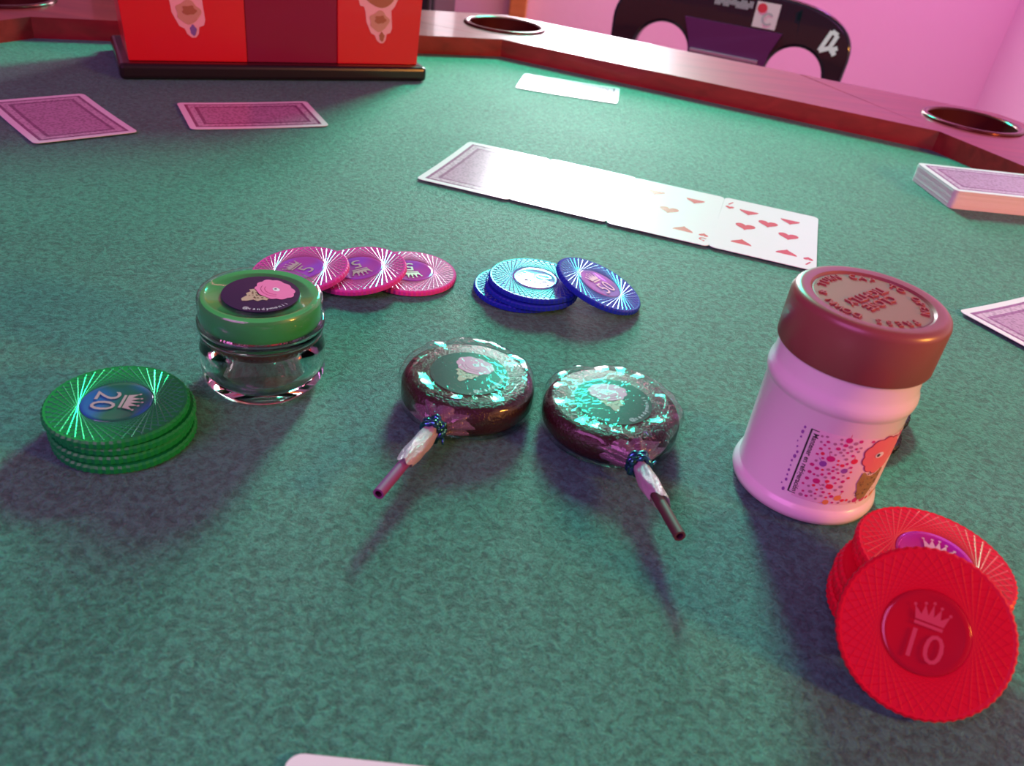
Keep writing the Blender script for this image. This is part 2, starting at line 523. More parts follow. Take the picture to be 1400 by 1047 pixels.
def foil_me(name, m_, N=44, w0=.00006, w1=.00046, hgt=.00013):
    """two crossing fans of straight ridges, tangent to the inlay"""
    b = MB()
    Ro, Ri = CR - .0014, IR + .0003
    L = math.sqrt(Ro * Ro - Ri * Ri)
    for hand in (1, -1):
        for k in range(N):
            a = 2 * PI * (k + (.5 if hand < 0 else 0)) / N
            p = Vector((Ri * math.cos(a), Ri * math.sin(a), CT - .00008))
            t = Vector((-math.sin(a), math.cos(a), 0)) * hand
            q = p + t * L
            s = Vector((0, 0, 1)).cross(t)
            up = Vector((0, 0, hgt))
            b.add([p - s * w0, q - s * w1, q + up, p + up * .3, q + s * w1, p + s * w0], [(0, 1, 2, 3), (3, 2, 4, 5)])
    return b.mesh(name, m_)

def crown_geo(s):
    b = MB()
    z = 0
    b.add([(-.5*s, -.42*s, z), (.5*s, -.42*s, z), (.5*s, -.30*s, z), (-.5*s, -.30*s, z)], [(0, 1, 2, 3)])
    pts = [(-.5, -.24), (.5, -.24), (.62, .22), (.34, -.02), (.28, .36), (.10, .0), (0, .46), (-.10, .0), (-.28, .36), (-.34, -.02), (-.62, .22)]
    b.add([(x*s, y*s, z) for x, y in pts], [(0, 1, 5, 7), (1, 2, 3), (1, 3, 5), (3, 4, 5), (5, 6, 7), (7, 8, 9), (7, 9, 0), (9, 10, 0)])
    for x, y in ((-.62, .25), (-.28, .40), (0, .50), (.28, .40), (.62, .25)):
        b.add([((x + .06*math.cos(k*PI/4))*s, (y + .06*math.sin(k*PI/4))*s, z) for k in range(8)], [tuple(range(8))])
    return b

def holo_mat(name, c1, c2, rough=.12):
    M = mat(name, c1, rough, metal=.12, coat=.3, coat_r=.05)
    n, l, b = nodes(M)
    s = n.new('ShaderNodeTexNoise'); s.inputs['Scale'].default_value = 70; s.inputs['Detail'].default_value = 0
    l.new(objcoord(n), s.inputs['Vector'])
    r = ramp(n, [(.40, c1), (.60, c2)]); l.new(s.outputs['Fac'], r.inputs[0]); l.new(r.outputs[0], b.inputs['Base Color'])
    return M

KIND = {}
def chip_kind(key, body, foil, in1, in2, num, foil_metal=.9, foil_rough=.24, body_rough=.36, w1=.00028, hgt=.00013):
    mb = mat(key + '_chip_plastic', body, body_rough, spec=.28)
    mf = mat(key + '_foil', foil, foil_rough, metal=foil_metal)
    mi = holo_mat(key + '_inlay_foil', in1, in2)
    ms = mat(key + '_silver_print', (.75, .72, .66), .28, metal=.6)
    d = dict(body=chip_body_me('body', mb), foil=foil_me('foil_pattern', mf, w1=w1, hgt=hgt), num=num)
    d['inlay'] = MB().lathe([(0, CT - .0001), (IR * .86, CT - .0002), (IR - .0003, CT + .00012), (IR, CT - .0002)], 48).mesh('inlay', mi, True)
    cg = crown_geo(.0068); cg.xf(Matrix.Translation((0, .0042, CT + .00016)))
    d['crown'] = cg.mesh('crown_emblem', ms)
    v, f = text_geo(num, .0105)
    d['number'] = mesh('number', [(p.x, p.y - .0038, CT + .00016) for p in v], f, [ms])
    KIND[key] = d
chip_kind('green', (.006, .27, .055), (.10, .85, .38), (.015, .16, .09), (.02, .16, .42), '20')
chip_kind('pink', (.68, .055, .34), (.95, .55, .80), (.45, .08, .42), (.36, .10, .62), '5')
chip_kind('blue', (.012, .035, .42), (.22, .46, .80), (.40, .22, .62), (.16, .22, .55), '50', foil_metal=.75)
chip_kind('black', (.010, .009, .012), (.10, .09, .12), (.02, .02, .03), (.03, .02, .04), '100')
chip_kind('red', (.72, .006, .030), (.85, .10, .10), (.50, .01, .30), (.42, .01, .50), '10', foil_metal=.4)  # purple reflection on the inlay put into its two colours
chip_kind('red_dull', (.64, .005, .026), (.64, .0055, .027), (.46, .004, .020), (.42, .004, .022), '10', foil_metal=.0, foil_rough=.5, hgt=.00009, w1=.0002)
for me_ in (KIND['red_dull']['crown'], KIND['red_dull']['number']):
    bb = me_.materials[0].node_tree.nodes['Principled BSDF']; bb.inputs['Base Color'].default_value = (.58, .07, .10, 1); bb.inputs['Metallic'].default_value = 0
KIND['red_dull']['foil'].materials[0].node_tree.nodes['Principled BSDF'].inputs['Specular IOR Level'].default_value = .12
bb = KIND['red_dull']['inlay'].materials[0].node_tree.nodes['Principled BSDF']; bb.inputs['Metallic'].default_value = 0; bb.inputs['Coat Weight'].default_value = .1

def chip(key, label, loc, spin=0., normal=None, full=True, group=None):
    """loc: centre of the underside"""
    q = Matrix.Rotation(spin, 3, 'Z')
    if normal is not None:
        q = Vector((0, 0, 1)).rotation_difference(Vector(normal).normalized()).to_matrix() @ q
    k = KIND[key]
    if not full:
        return tag(obj('poker_chip', k['body'], None, loc, q), label, 'poker chip', group)
    root = thing('poker_chip', label, 'poker chip', loc, q, group)
    for nm, key2 in (('body', 'body'), ('foil_pattern', 'foil'), ('inlay', 'inlay')):
        last = obj(nm, k[key2], root)
    obj('crown_emblem', k['crown'], last); obj('number', k['number'], last)
    return root

# green stack of four
gs = [(-.1196, .1992), (-.1206, .2001), (-.1200, .2008), (-.1214, .2001)]
gl = ['green poker chip at the bottom of the green stack', 'green poker chip second from the bottom of the green stack', 'green poker chip directly under the top one of the green stack', 'green poker chip numbered 20 on top of the green stack']
for i in range(4):
    chip('green', gl[i], (gs[i][0], gs[i][1], i * CT + .0001), -PI/2 + R_(8), full=(i == 3), group='green chip stack')
# pink cascade
chip('pink', 'pink poker chip lying flat, right end of the pink row', (-.0533, .3366, .0002), R_(200), group='pink chip row')
tC, tB = .138, .145
dC = Vector((-.90, -.44, 0)).normalized()
def tilted(cx, cy, th, d, lift=0.):
    n = Vector((d.x * math.sin(th), d.y * math.sin(th), math.cos(th)))
    return (cx, cy, CR * math.sin(th) + lift), n
l_, n_ = tilted(-.0744, .3262, tC, dC, .0003)
chip('pink', 'pink poker chip numbered 5, middle of the pink row', l_, R_(-150), n_, group='pink chip row')
l_, n_ = tilted(-.0982, .3172, tB, Vector((-.93, -.37, 0)).normalized(), .0007)
chip('pink', 'pink poker chip numbered 5, behind the green lidded jar', l_, R_(70), n_, group='pink chip row')
# blue
chip('blue', 'blue poker chip at the bottom of the blue pile, sticking out to the left', (-.0024, .3358, .0001), R_(20), group='blue chip pile')
chip('blue', 'blue poker chip in the middle of the blue pile', (.0030, .3340, .0001 + CT), R_(10), full=False, group='blue chip pile')
chip('blue', 'blue poker chip numbered 50 on top of the blue pile', (.0040, .3353, .0001 + 2 * CT), R_(82), group='blue chip pile')
th = .305
l_, n_ = tilted(.0326, .3373, th, Vector((1, .02, 0)), .0003)
chip('blue', 'blue poker chip leaning on the right side of the blue pile', l_, R_(62), n_, group='blue chip pile')
# red
rs = [(.1188, .1660), (.1179, .1652), (.1186, .1649), (.1176, .1652), (.1180, .1647)]
rn = ['lowest', 'second lowest', 'third lowest', 'fourth lowest', 'fifth lowest']
for i, (x, y) in enumerate(rs):
    chip('red', 'red poker chip, %s in the red stack behind the leaning chip' % rn[i], (x, y, .0001 + i * CT), full=False, group='red chip stack')
chip('red', 'red poker chip directly under the top one of the red stack', (.1226, .1700, .0001 + 5 * CT), full=False, group='red chip stack')
chip('red', 'red poker chip with crown on top of the red stack', (.1224, .1705, .0001 + 6 * CT), R_(-28), group='red chip stack')
ln = Vector((-.218, -.705, .675)).normalized()
cf = Vector((.11117, .14419, .0177))
chip('red_dull', 'red poker chip numbered 10 leaning upright against the red stack', cf - ln * CT, R_(-19), ln, group='red chip stack')

chip('black', 'black poker chip flat on the felt behind the white jar', (.1275, .2615, .0001), full=False, group='black chips behind the jar')
chip('black', 'black poker chip lying on the other black one behind the white jar', (.1338, .2735, .0001 + CT), R_(40), group='black chips behind the jar')

# ------------------------------------------------------------------ logo print shared by the candy labels
MT['puff'] = mat('pink_print', (.80, .20, .42), .35, spec=.15)
MT['puff_dark'] = mat('dark_pink_print', (.40, .05, .14), .35, spec=.15)
MT['cone'] = mat('tan_print', (.50, .36, .25), .4, spec=.15)
MT['cone_dark'] = mat('brown_print', (.16, .09, .05), .4)
MT['white_print'] = mat('white_print', (.80, .78, .80), .4, spec=.15)
def logo(parent, s, z, rot, off, txt=True, R=.0135):
    """cotton candy puff on a cone, flat print"""
    Mx = Matrix.Translation((off[0], off[1], z)) @ Matrix.Rotation(rot, 4, 'Z')
    pts = []
    for i in range(90):
        a = 2 * PI * i / 90
        rr = .50 + .045 * abs(math.sin(a * 5.0)) + .02 * math.sin(a * 3)
        pts.append((1.18 * rr * math.cos(a) * s, .92 * rr * math.sin(a) * s + .22 * s, 0))
    b = MB().add([Mx @ Vector(p) for p in pts], [tuple(range(90))])
    b.obj('logo_puff', MT['puff'], parent)
    dz = Vector((0, 0, .00004))
    b = MB()
    for rr, y in ((.30, .22), (.40, .20)):
        for i in range(10):
            a0, a1 = R_(200 + i * 13), R_(200 + (i + 1) * 13)
            q = [(rr * math.cos(a0), rr * .8 * math.sin(a0)), (rr * math.cos(a1), rr * .8 * math.sin(a1)), ((rr + .018) * math.cos(a1), (rr + .018) * .8 * math.sin(a1)), ((rr + .018) * math.cos(a0), (rr + .018) * .8 * math.sin(a0))]
            b.add([Mx @ Vector((x * s, (yy + y) * s, 0)) + dz for x, yy in q], [(0, 1, 2, 3)])
    b.obj('logo_swirl', MT['puff_dark'], parent)
    b = MB().add([Mx @ Vector(((.02 + .12 * math.cos(k * PI / 8)) * s, (.26 + .085 * math.sin(k * PI / 8)) * s, 0)) + dz for k in range(16)], [tuple(range(16))])
    b.obj('logo_eye', MT['white_print'], parent)  # pale printed eye of the puff
    b = MB().add([Mx @ Vector(((-.01 + .035 * math.cos(k * PI / 5)) * s, (.26 + .035 * math.sin(k * PI / 5)) * s, 0)) + dz * 2 for k in range(10)], [tuple(range(10))])
    b.obj('logo_dot', MT['ink'], parent)
    cone = [(-.34, -.18), (-.40, -.33), (-.28, -.36), (-.26, -.52), (-.14, -.56), (-.08, -.78), (.04, -.84), (.12, -.74), (.16, -.56), (.30, -.52), (.30, -.36), (.40, -.30), (.34, -.18), (0, -.26)]
    b = MB().add([Mx @ Vector((x * s, y * s, 0)) for x, y in cone], [tuple(range(len(cone)))])
    b.obj('logo_cone', MT['cone'], parent)
    b = MB()
    rnd = random.Random(3)
    for i in range(22):
        x, y = rnd.uniform(-.24, .24), rnd.uniform(-.52, -.28)
        r = rnd.uniform(.014, .030)
        b.add([Mx @ Vector(((x + r * math.cos(k * PI / 3)) * s, (y + r * math.sin(k * PI / 3)) * s, 0)) + dz for k in range(6)], [tuple(range(6))])
    b.obj('logo_speckle', MT['cone_dark'], parent)

# ------------------------------------------------------------------ lollipops
MT['candy'] = noise_bump(mat('dark_candy', (.030, .011, .009), .15, spec=.40), 1200, .0006, .8)
MT['sticker'] = mat('black_sticker', (.018, .030, .032), .32, spec=.10)
MT['wrap'] = film_mat('clear_wrapper', (.985, .98, .99), .07, (420, .00010), 1.0)
MT['sleeve'] = film_mat('crumpled_wrapper', (.62, .56, .62), .20, (900, .0010), 3.2)
def blend_diffuse(M, col, fac):
    n, l = M.node_tree.nodes, M.node_tree.links
    df = n.new('ShaderNodeBsdfDiffuse'); df.inputs[0].default_value = (*col, 1)
    m2 = n.new('ShaderNodeMixShader'); m2.inputs[0].default_value = fac
    old = n['Material Output'].inputs[0].links[0].from_socket
    l.new(old, m2.inputs[1]); l.new(df.outputs[0], m2.inputs[2]); l.new(m2.outputs[0], n['Material Output'].inputs[0])
blend_diffuse(MT['sleeve'], (.72, .60, .70), .42)
MT['gather'] = film_mat('gathered_film', (.90, .84, .90), .10, (700, .0004), 2.6)
blend_diffuse(MT['gather'], (.60, .40, .56), .16)
MT['tie'] = mat('holographic_tie', (.03, .14, .12), .2, metal=.85)
n, l, b = nodes(MT['tie'])
t = n.new('ShaderNodeTexNoise'); t.inputs['Scale'].default_value = 900; l.new(objcoord(n), t.inputs['Vector'])
r = ramp(n, [(.35, (.02, .12, .05)), (.5, (.03, .20, .24)), (.65, (.05, .08, .30))]); l.new(t.outputs['Fac'], r.inputs[0]); l.new(r.outputs[0], b.inputs['Base Color'])
MT['stickA'] = mat('purple_paper_stick', (.20, .035, .17), .6)
MT['stickB'] = mat('brown_paper_stick', (.085, .030, .035), .6)
MT['stick_in'] = mat('stick_bore', (.05, .008, .03), .8)

def lollipop(label, loc, R, T, az, stick_len, stick_up, stick_mat, logo_rot, logo_off, seed, ttext):
    root = thing('lollipop', label, 'lollipop', loc, None, 'two wrapped lollipops')
    rnd = random.Random(seed)
    prof = [(0, .0012), (R - .004, .0012), (R - .0015, .0022), (R, .0045), (R, T - .0045), (R - .0012, T - .0020), (R - .0036, T - .0008), (0, T - .0006)]
    MB().lathe(prof, 72).obj('candy', MT['candy'], root, smooth=True, auto=50)
    st = MB().lathe([(.0138, T - .0006), (.0138, T - .00035), (0, T - .00030)], 48).obj('sticker', MT['sticker'], root)
    logo(st, .0112, T - .00022, logo_rot, logo_off)
    tx = text_arc('@candymonii', .0118, .0023, R_(ttext), R_(ttext + 88), inward=True)
    tx.xf(Matrix.Translation((0, 0, T - .00022))).obj('lettering', MT['white_print'], st)
    # wrapper film: hull over the candy, gathered towards the stick
    A = R_(az)
    dv = Vector((math.cos(A), math.sin(A), 0))
    sd = Vector((-dv.y, dv.x, 0))
    n = 144
    ph = [rnd.uniform(0, 6.28) for _ in range(8)]
    def wr(a, t):
        k = 0
        for j, fq in enumerate((3, 5, 7, 11, 16)):
            k += math.sin(fq * a + ph[j] + 2.3 * math.sin(2 * a + ph[j - 1]) + t * 3 * math.sin(ph[j])) / (1 + .12 * fq)
        return k
    b = MB()
    rowsP = [(.45, .0004), (.85, .0004), (1.0, .0016), (1.028, .30), (1.030, .60), (1.02, .86), (.985, .98), (.94, 1.03), (.86, 1.045), (.76, 1.030), (.68, 1.012), (.60, 1.008), (.5, 1.006), (.3, 1.006), (.07, 1.006)]
    v = []; f = []
    tiez = stick_up[0]
    for ri, (rr, zz) in enumerate(rowsP):
        for i in range(n):
            a = 2 * PI * i / n
            near = max(0., math.cos(a - A)) ** 10
            w = wr(a, ri * .3)
            edge = 1. if 5 <= ri <= 8 else (.5 if ri == 9 else (.0 if ri > 9 else .6))
            r = rr * R * (1 + .010 * w * edge)
            z = (zz * T if zz > .01 else zz) + .00034 * w * edge
            p = Vector((r * math.cos(a), r * math.sin(a), z))
            if 2 <= ri <= 7:     # pull out towards the tie
                pull = near * (.0035 + .0012 * w) * (1 - abs(ri - 4.3) / 5)
                p += dv * pull
                p.z = p.z * (1 - .28 * near) + tiez * .28 * near
            v.append(p)
    for ri in range(len(rowsP) - 1):
        for i in range(n):
            j = (i + 1) % n
            f.append((ri * n + i, ri * n + j, (ri + 1) * n + j, (ri + 1) * n + i))
    b.add(v, f)
    # raised creases of film curling round the sticker
    for ci in range(7):
        a0 = rnd.uniform(0, 2 * PI); span = rnd.uniform(.5, 1.3); r0, r1 = rnd.uniform(.66, .78), rnd.uniform(.80, .97)
        if ci % 2: r0, r1 = r1, r0
        cv_ = []; cf_ = []
        for i in range(15):
            tt = i / 14; a = a0 + span * tt; rr = R * (r0 + (r1 - r0) * tt ** 1.5); w = .00055 * math.sin(PI * tt) + .00005
            zc = T * (1.050 - .03 * abs(rr / R - .86) / .14)
            for q, dzz in ((-1, -.0002), (0, .00042 * math.sin(PI * tt)), (1, -.0002)):
                cv_.append(Vector(((rr + q * w) * math.cos(a), (rr + q * w) * math.sin(a), zc + dzz)))
        for i in range(14):
            cf_ += [(3*i, 3*i + 1, 3*i + 4, 3*i + 3), (3*i + 1, 3*i + 2, 3*i + 5, 3*i + 4)]
        b.add(cv_, cf_)
    b.obj('wrapper', MT['wrap'], root, smooth=True)
    b = MB()
    # pleated gather from the rim to the tie
    gx = [(R * .93, .0105, .0050), (R * 1.02, .0080, .0044), (R * 1.10, .0055, .0036), (R * 1.18, .0034, .0028), (R * 1.25, .0021, .0021)]
    v = []; f = []; n2 = 48
    for gi, (dd, wx, wz) in enumerate(gx):
        for i in range(n2):
            a = 2 * PI * i / n2
            pl = 1 + .16 * math.sin(9 * a + ph[0]) + .10 * math.sin(14 * a + ph[1] + gi)
            zz = tiez + (stick_up[1] - stick_up[0]) * 0
            v.append(dv * dd + sd * (wx * pl * math.cos(a)) + Vector((0, 0, max(.0006, zz + wz * pl * math.sin(a)))))
    for gi in range(len(gx) - 1):
        for i in range(n2):
            j = (i + 1) % n2
            f.append((gi * n2 + i, gi * n2 + j, (gi + 1) * n2 + j, (gi + 1) * n2 + i))
    b.add(v, f)
    b.obj('gathered_film', MT['gather'], root, smooth=True)
    # stick axis
    p0 = dv * (R * .97) + Vector((0, 0, stick_up[0]))
    p1 = dv * (R * .97 + stick_len) + Vector((0, 0, stick_up[1]))
    ax = (p1 - p0).normalized()
    SR = .00175
    k = MB()
    M = Matrix.Translation(p0) @ Vector((0, 0, 1)).rotation_difference(ax).to_matrix().to_4x4()
    Ls = (p1 - p0).length
    k.lathe([(SR, 0), (SR, Ls), (SR * .62, Ls), (SR * .62, Ls - .008), (0, Ls - .008)], 24)
    k.m = [1 if (i // 24) >= 2 else 0 for i in range(len(k.f))]
    k.xf(M); k.obj('stick', [stick_mat, MT['stick_in']], root, auto=40)
    # tie: two crumpled turns of holographic ribbon with two short ends
    t0 = R * .28 - .0004
    tb = MB()
    for turn in range(3):
        pts = []
        for i in range(25):
            a = 2 * PI * i / 24
            rr = .0032 + .00040 * math.sin(5 * a + ph[turn])
            pts.append((rr * math.cos(a), rr * math.sin(a), t0 - .0012 + turn * .0014 + .0004 * math.sin(2 * a + ph[turn + 2])))
        tb.tube(pts, [.00105 + .0003 * math.sin(i * 1.7 + turn) for i in range(25)], 8)
    tb.tube([(.0025, .0005, t0), (.0042, .0012, t0 + .0010), (.0052, .0026, t0 + .0004)], [.0009, .0007, .0004], 8)
    tb.tube([(.0020, -.0020, t0), (.0036, -.0030, t0 + .0016), (.0040, -.0040, t0 + .0030)], [.0009, .0007, .0004], 8)
    tb.xf(M); tb.obj('twist_tie', MT['tie'], root, smooth=True)
    # loose film sleeve down the stick
    s0, s1 = t0 + .0018, t0 + (Ls - t0) * .55
    v = []; f = []; n3 = 28; rows = 12
    for r_i in range(rows):
        tt = r_i / (rows - 1)
        for i in range(n3):
            a = 2 * PI * i / n3
            rr = .0024 + .0007 * math.sin(tt * 3.0) + .00022 * math.sin(5 * a + ph[3] + tt * 5) + .00016 * math.sin(9 * a + ph[4] - tt * 7)
            zz = s0 + (s1 - s0) * tt + (.0022 * math.sin(a + ph[5]) + .0008 * math.sin(4 * a)) * tt
            v.append(Vector((max(rr, SR + .0001) * math.cos(a), max(rr, SR + .0001) * math.sin(a), zz)))
    for r_i in range(rows - 1):
        for i in range(n3):
            j = (i + 1) % n3
            f.append((r_i * n3 + i, r_i * n3 + j, (r_i + 1) * n3 + j, (r_i + 1) * n3 + i))
    MB().add(v, f).xf(M).obj('film_sleeve', MT['sleeve'], root, smooth=True)
    return root

lollipop('wrapped dark lollipop with purple stick, nearer to the green lidded jar', (-.01545, .2410, 0), .0236, .0138, -106.0, .0440, (.0078, .0092), MT['stickA'], R_(-22), (.0005, .0026), 3, -75)
lollipop('wrapped dark lollipop with brown stick, nearer to the white jar', (.0360, .2376, 0), .0243, .0126, -74.5, .0420, (.0080, .0110), MT['stickB'], R_(14), (-.0012, .0026), 8, -62)

# ------------------------------------------------------------------ clear jar with green lid
MT['glass'] = mat('clear_jar_plastic', (.97, .99, .98), .02, trans=1.0, ior=1.42)
MT['lid_green'] = mat('green_lid', (.030, .34, .075), .38, spec=.6)
MT['lid_clear'] = film_mat('clear_lid_shell', (.985, .995, .99), .10, None, 1.6, 1.5)
MT['navy'] = mat('navy_sticker', (.012, .008, .045), .25, coat=.4)
MT['lid_shade'] = mat('lid_shade_brown', (.10, .045, .035), .4, coat=.4)  # colour of the shadow under the green lid
jar = thing('candy_jar', 'small clear jar with green screw lid and round navy sticker', 'jar', (-.0884, .2398, 0))
JH, JR = .0350, .0206
MB().lathe([(0, .0016), (.0125, .0014), (.0150, .0004), (.0165, .0004), (.0190, .0014), (.0206, .0042), (.0213, .0085), (.0212, .0150), (.0206, .0185), (.0203, .0205), (.0208, .0222), (.0212, .0236), (.0212, .0256), (.0204, .0262),
    (.0199, .0258), (.0198, .0226), (.0188, .0214), (.0166, .0206), (.0156, .0180), (.0158, .0100), (.0150, .0058), (.0125, .0036), (0, .0032)], 72).obj('jar_body', MT['glass'], jar, smooth=True)
MB().lathe([(0, .0150), (.0120, .0150), (.0150, .0165), (.0160, .0190), (.0172, .0218), (.0172, .0221), (0, .0221)], 56).obj('lid_shade_disc', MT['lid_shade'], jar, smooth=True)  # brown shadow under the lid built as a dark disc
lid = MB().lathe([(0, .0222), (.0192, .0222), (.0197, .0232), (.0198, JH - .0025), (.0192, JH - .0012), (0, JH - .0012)], 72).obj('lid', MT['lid_green'], jar, auto=40)
MB().lathe([(.0200, .0238), (.0206, .0245), (JR, JH - .0016), (JR - .0006, JH - .0004), (JR - .0016, JH), (JR - .0030, JH - .0002), (JR - .0036, JH - .0008), (0, JH - .0008)], 72).obj('lid_shell', MT['lid_clear'], lid, smooth=True)
st = MB().lathe([(.0128, JH - .0008), (.0128, JH - .0005), (0, JH - .0004)], 56).obj('sticker', MT['navy'], lid, loc=(.0004, -.0004, 0))
st.parent = jar
logo(st, .0122, JH - .00034, R_(-38), (.0018, .0016))
tx = text_arc('@candymonii', .0112, .0020, R_(-100), R_(-22), inward=True)
tx.xf(Matrix.Translation((0, 0, JH - .00032))).obj('lettering', MT['white_print'], st)

# ------------------------------------------------------------------ white jar with brown lid
MT['white_pl'] = mat('white_plastic', (.82, .76, .78), .26, spec=.5, coat=.25, coat_r=.15)
MT['brown_lid'] = mat('brown_plastic_lid', (.26, .085, .065), .33, spec=.5, coat=.2, coat_r=.2)
MT['brown_flat'] = mat('matte_brown_plastic', (.29, .13, .10), .5)
WJ = Vector((.10225, .22266, 0))
wj = thing('pill_jar', 'white plastic jar with ribbed brown screw lid and dotted label', 'jar', WJ)
WR, WH = .0231, .0709
BR = .0221
MB().lathe([(0, .0008), (.0190, .0004), (.0215, .0004), (.0232, .0014), (.0238, .0034), (.0233, .0054), (BR + .0003, .0062), (BR, .0068), (BR, .0402), (BR + .0003, .0410), (.0229, .0420), (.0231, .0434), (.0229, .0450), (.0223, .0464), (.0220, .0480), (.0219, .0510), (.0218, .0560)], 96).obj('jar_body', MT['white_pl'], wj, smooth=True)
ribn = 240
rf = lambda r, z, i: r + ((.00010 if i % 2 else -.00010) if r > WR - .0003 and z < WH - .002 else 0)
L0 = WH - .0174
MT['lid_letters'] = mat('brown_letters', (.34, .085, .06), .4)
lid = MB().lathe([(0, L0 + .002), (.0209, L0 + .002), (.0212, L0), (WR - .0004, L0), (WR, L0 + .0006), (WR, WH - .0026), (WR - .0004, WH - .0011), (WR - .0014, WH - .0002), (WR - .0026, WH), (WR - .0050, WH - .0002), (WR - .0056, WH - .0009), (0, WH - .0009)], ribn, rfun=rf).obj('lid', MT['brown_lid'], wj, auto=35)
zt = WH - .0009
cv = []
for k, (s_, yy) in enumerate((('CLOSE', .0024), ('TIGHTLY', -.0024))):
    v, f = text_geo(s_, .0050, depth=.00030, bold=.00005)
    cv.append(([Vector((p.x, p.y + yy, p.z)) for p in v], f))
b = MB()
for v, f in cv: b.add(v, f)
ring = text_arc('PRESS DOWN & TURN CAP TO OPEN  ', .0147, .0038, R_(90), R_(90 - 360), depth=.00030)
b.add(ring.v, ring.f)
b.xf(Matrix.Translation((0, 0, zt + .00025)) @ Matrix.Rotation(R_(180 + 42), 4, 'Z'))
b.obj('embossed_lettering', MT['lid_letters'], lid)
MB().lathe([(WR - .0058, zt + .00002), (WR - .0060, zt + .0001), (0, zt + .0001)], 72).obj('lid_centre', mat('matte_tan_plastic', (.32, .12, .10), .55), lid)

# printed label wrapped on the body; s runs to the right round the jar, z up
VIEW = math.atan2(-WJ.y, -WJ.x)
def onjar(s, z, lift=.00012):
    a = VIEW + s / BR
    r = BR + lift
    return Vector((r * math.cos(a), r * math.sin(a), z))
ZL0, ZL1 = .0092, .0352
S0, S1 = -.0020, .0380
def patch(s0, s1, z0, z1, lift=.00012, n=24):
    v = []; f = []
    for i in range(n + 1):
        s = s0 + (s1 - s0) * i / n
        v += [onjar(s, z0, lift), onjar(s, z1, lift)]
    for i in range(n): f.append((2*i, 2*i + 2, 2*i + 3, 2*i + 1))
    return v, f
MT['label_paper'] = mat('label_paper', (.84, .66, .72), .4)
DOT = [mat('dot_magenta', (.62, .03, .22), .4), mat('dot_purple', (.30, .10, .42), .4), mat('dot_red', (.78, .04, .10), .4), mat('dot_orange', (.80, .32, .10), .4), mat('dot_mauve', (.45, .22, .32), .4)]
lb = MB(); lb.add(*patch(S0 + .0012, S1, ZL0, ZL1)); lb = lb.obj('label', MT['label_paper'], wj, smooth=True)
b = MB()
rnd = random.Random(11)
placed = []
tries = 0
while len(placed) < 150 and tries < 6000:
    tries += 1
    r = rnd.choice((.0011, .0010, .0006, .0005, .00045, .0004))
    s, z = rnd.uniform(S0 + .0032, S1 - .001), rnd.uniform(ZL0 + .0008, ZL1 - .0010)
    if .0135 < s < .0315 and ZL0 + .002 < z < ZL1 - .0015: continue
    if any((s - q[0]) ** 2 + (z - q[1]) ** 2 < (r + q[2] + .00035) ** 2 for q in placed): continue
    placed.append((s, z, r))
    mi = rnd.choice((0, 1, 2, 3)) if r > .0007 else rnd.choice((0, 0, 2, 4, 4))
    ex = rnd.uniform(1, 1.25)
    b.add([onjar(s + ex * r * math.cos(k * PI / 6), z + r * math.sin(k * PI / 6), .0002) for k in range(12)], [tuple(range(12))], mi)
    if r > .0007:   # little stick
        a = rnd.uniform(0, 2 * PI); dx, dz_ = math.cos(a), math.sin(a)
        q0 = (s + dx * r, z + dz_ * r); q1 = (s + dx * 2.2 * r, z + dz_ * 2.2 * r); w = .00009
        b.add([onjar(q0[0] - dz_ * w, q0[1] + dx * w, .0002), onjar(q0[0] + dz_ * w, q0[1] - dx * w, .0002), onjar(q1[0] + dz_ * w, q1[1] - dx * w, .0002), onjar(q1[0] - dz_ * w, q1[1] + dx * w, .0002)], [(0, 1, 2, 3)], mi)
tag(b.obj('printed_dots', DOT, lb), None, None, kind='stuff')
b = MB()
b.add(*patch(S0 - .00035, S0 + .00015, ZL0 + .0010, ZL1 - .0005, .0002, 2))
b.add(*patch(S0, S0 + .0022, ZL0 + .0010, ZL0 + .0013, .0002, 3)); b.add(*patch(S0, S0 + .0022, ZL1 - .0008, ZL1 - .0005, .0002, 3))
b.obj('label_rule', MT['ink'], lb)
v, f = text_geo('Mantener en refrigeraci\u00f3n', .0023, bold=.00004)
zm = (ZL0 + ZL1) / 2
b = MB().add([onjar(S0 + .00155 + p.y, zm - p.x * .93, .0002) for p in v], f)
b.obj('label_text', MT['ink'], lb)
b = MB()
rnd = random.Random(2)
for i in range(14):
    z = ZL0 + .001 + (ZL1 - ZL0 - .002) * i / 13; s = S0 - .0022 + rnd.uniform(-.0006, .0006); r = rnd.uniform(.0002, .0005)
    b.add([onjar(s + r * math.cos(k * PI / 4), z + 1.5 * r * math.sin(k * PI / 4), .0002) for k in range(8)], [tuple(range(8))])
b.obj('label_edge_dots', DOT[1], lb)
def puff_on_jar(sc, zc, s):
    P = []
    for i in range(90):
        a = 2 * PI * i / 90
        rr = .50 + .05 * abs(math.sin(a * 5)) + .02 * math.sin(a * 3)
        P.append((1.05 * rr * math.cos(a), rr * math.sin(a)))
    return [(sc + x * s, zc + z * s) for x, z in P]
pp = puff_on_jar(.0225, .0285, .0125)
big = puff_on_jar(.0225, .0285, .0131)
def fan(pts, cx, cz, lift):
    v = [onjar(cx, cz, lift)] + [onjar(a, b_, lift) for a, b_ in pts]
    mid = [onjar(cx + (a - cx) * .5, cz + (b_ - cz) * .5, lift) for a, b_ in pts]
    n = len(pts); v += mid
    f = [(0, n + 1 + i, n + 1 + (i + 1) % n) for i in range(n)] + [(n + 1 + i, 1 + i, 1 + (i + 1) % n, n + 1 + (i + 1) % n) for i in range(n)]
    return v, f
b = MB(); b.add(*fan(big, .0225, .0285, .00026)); b.obj('logo_outline', MT['puff_dark'], lb)
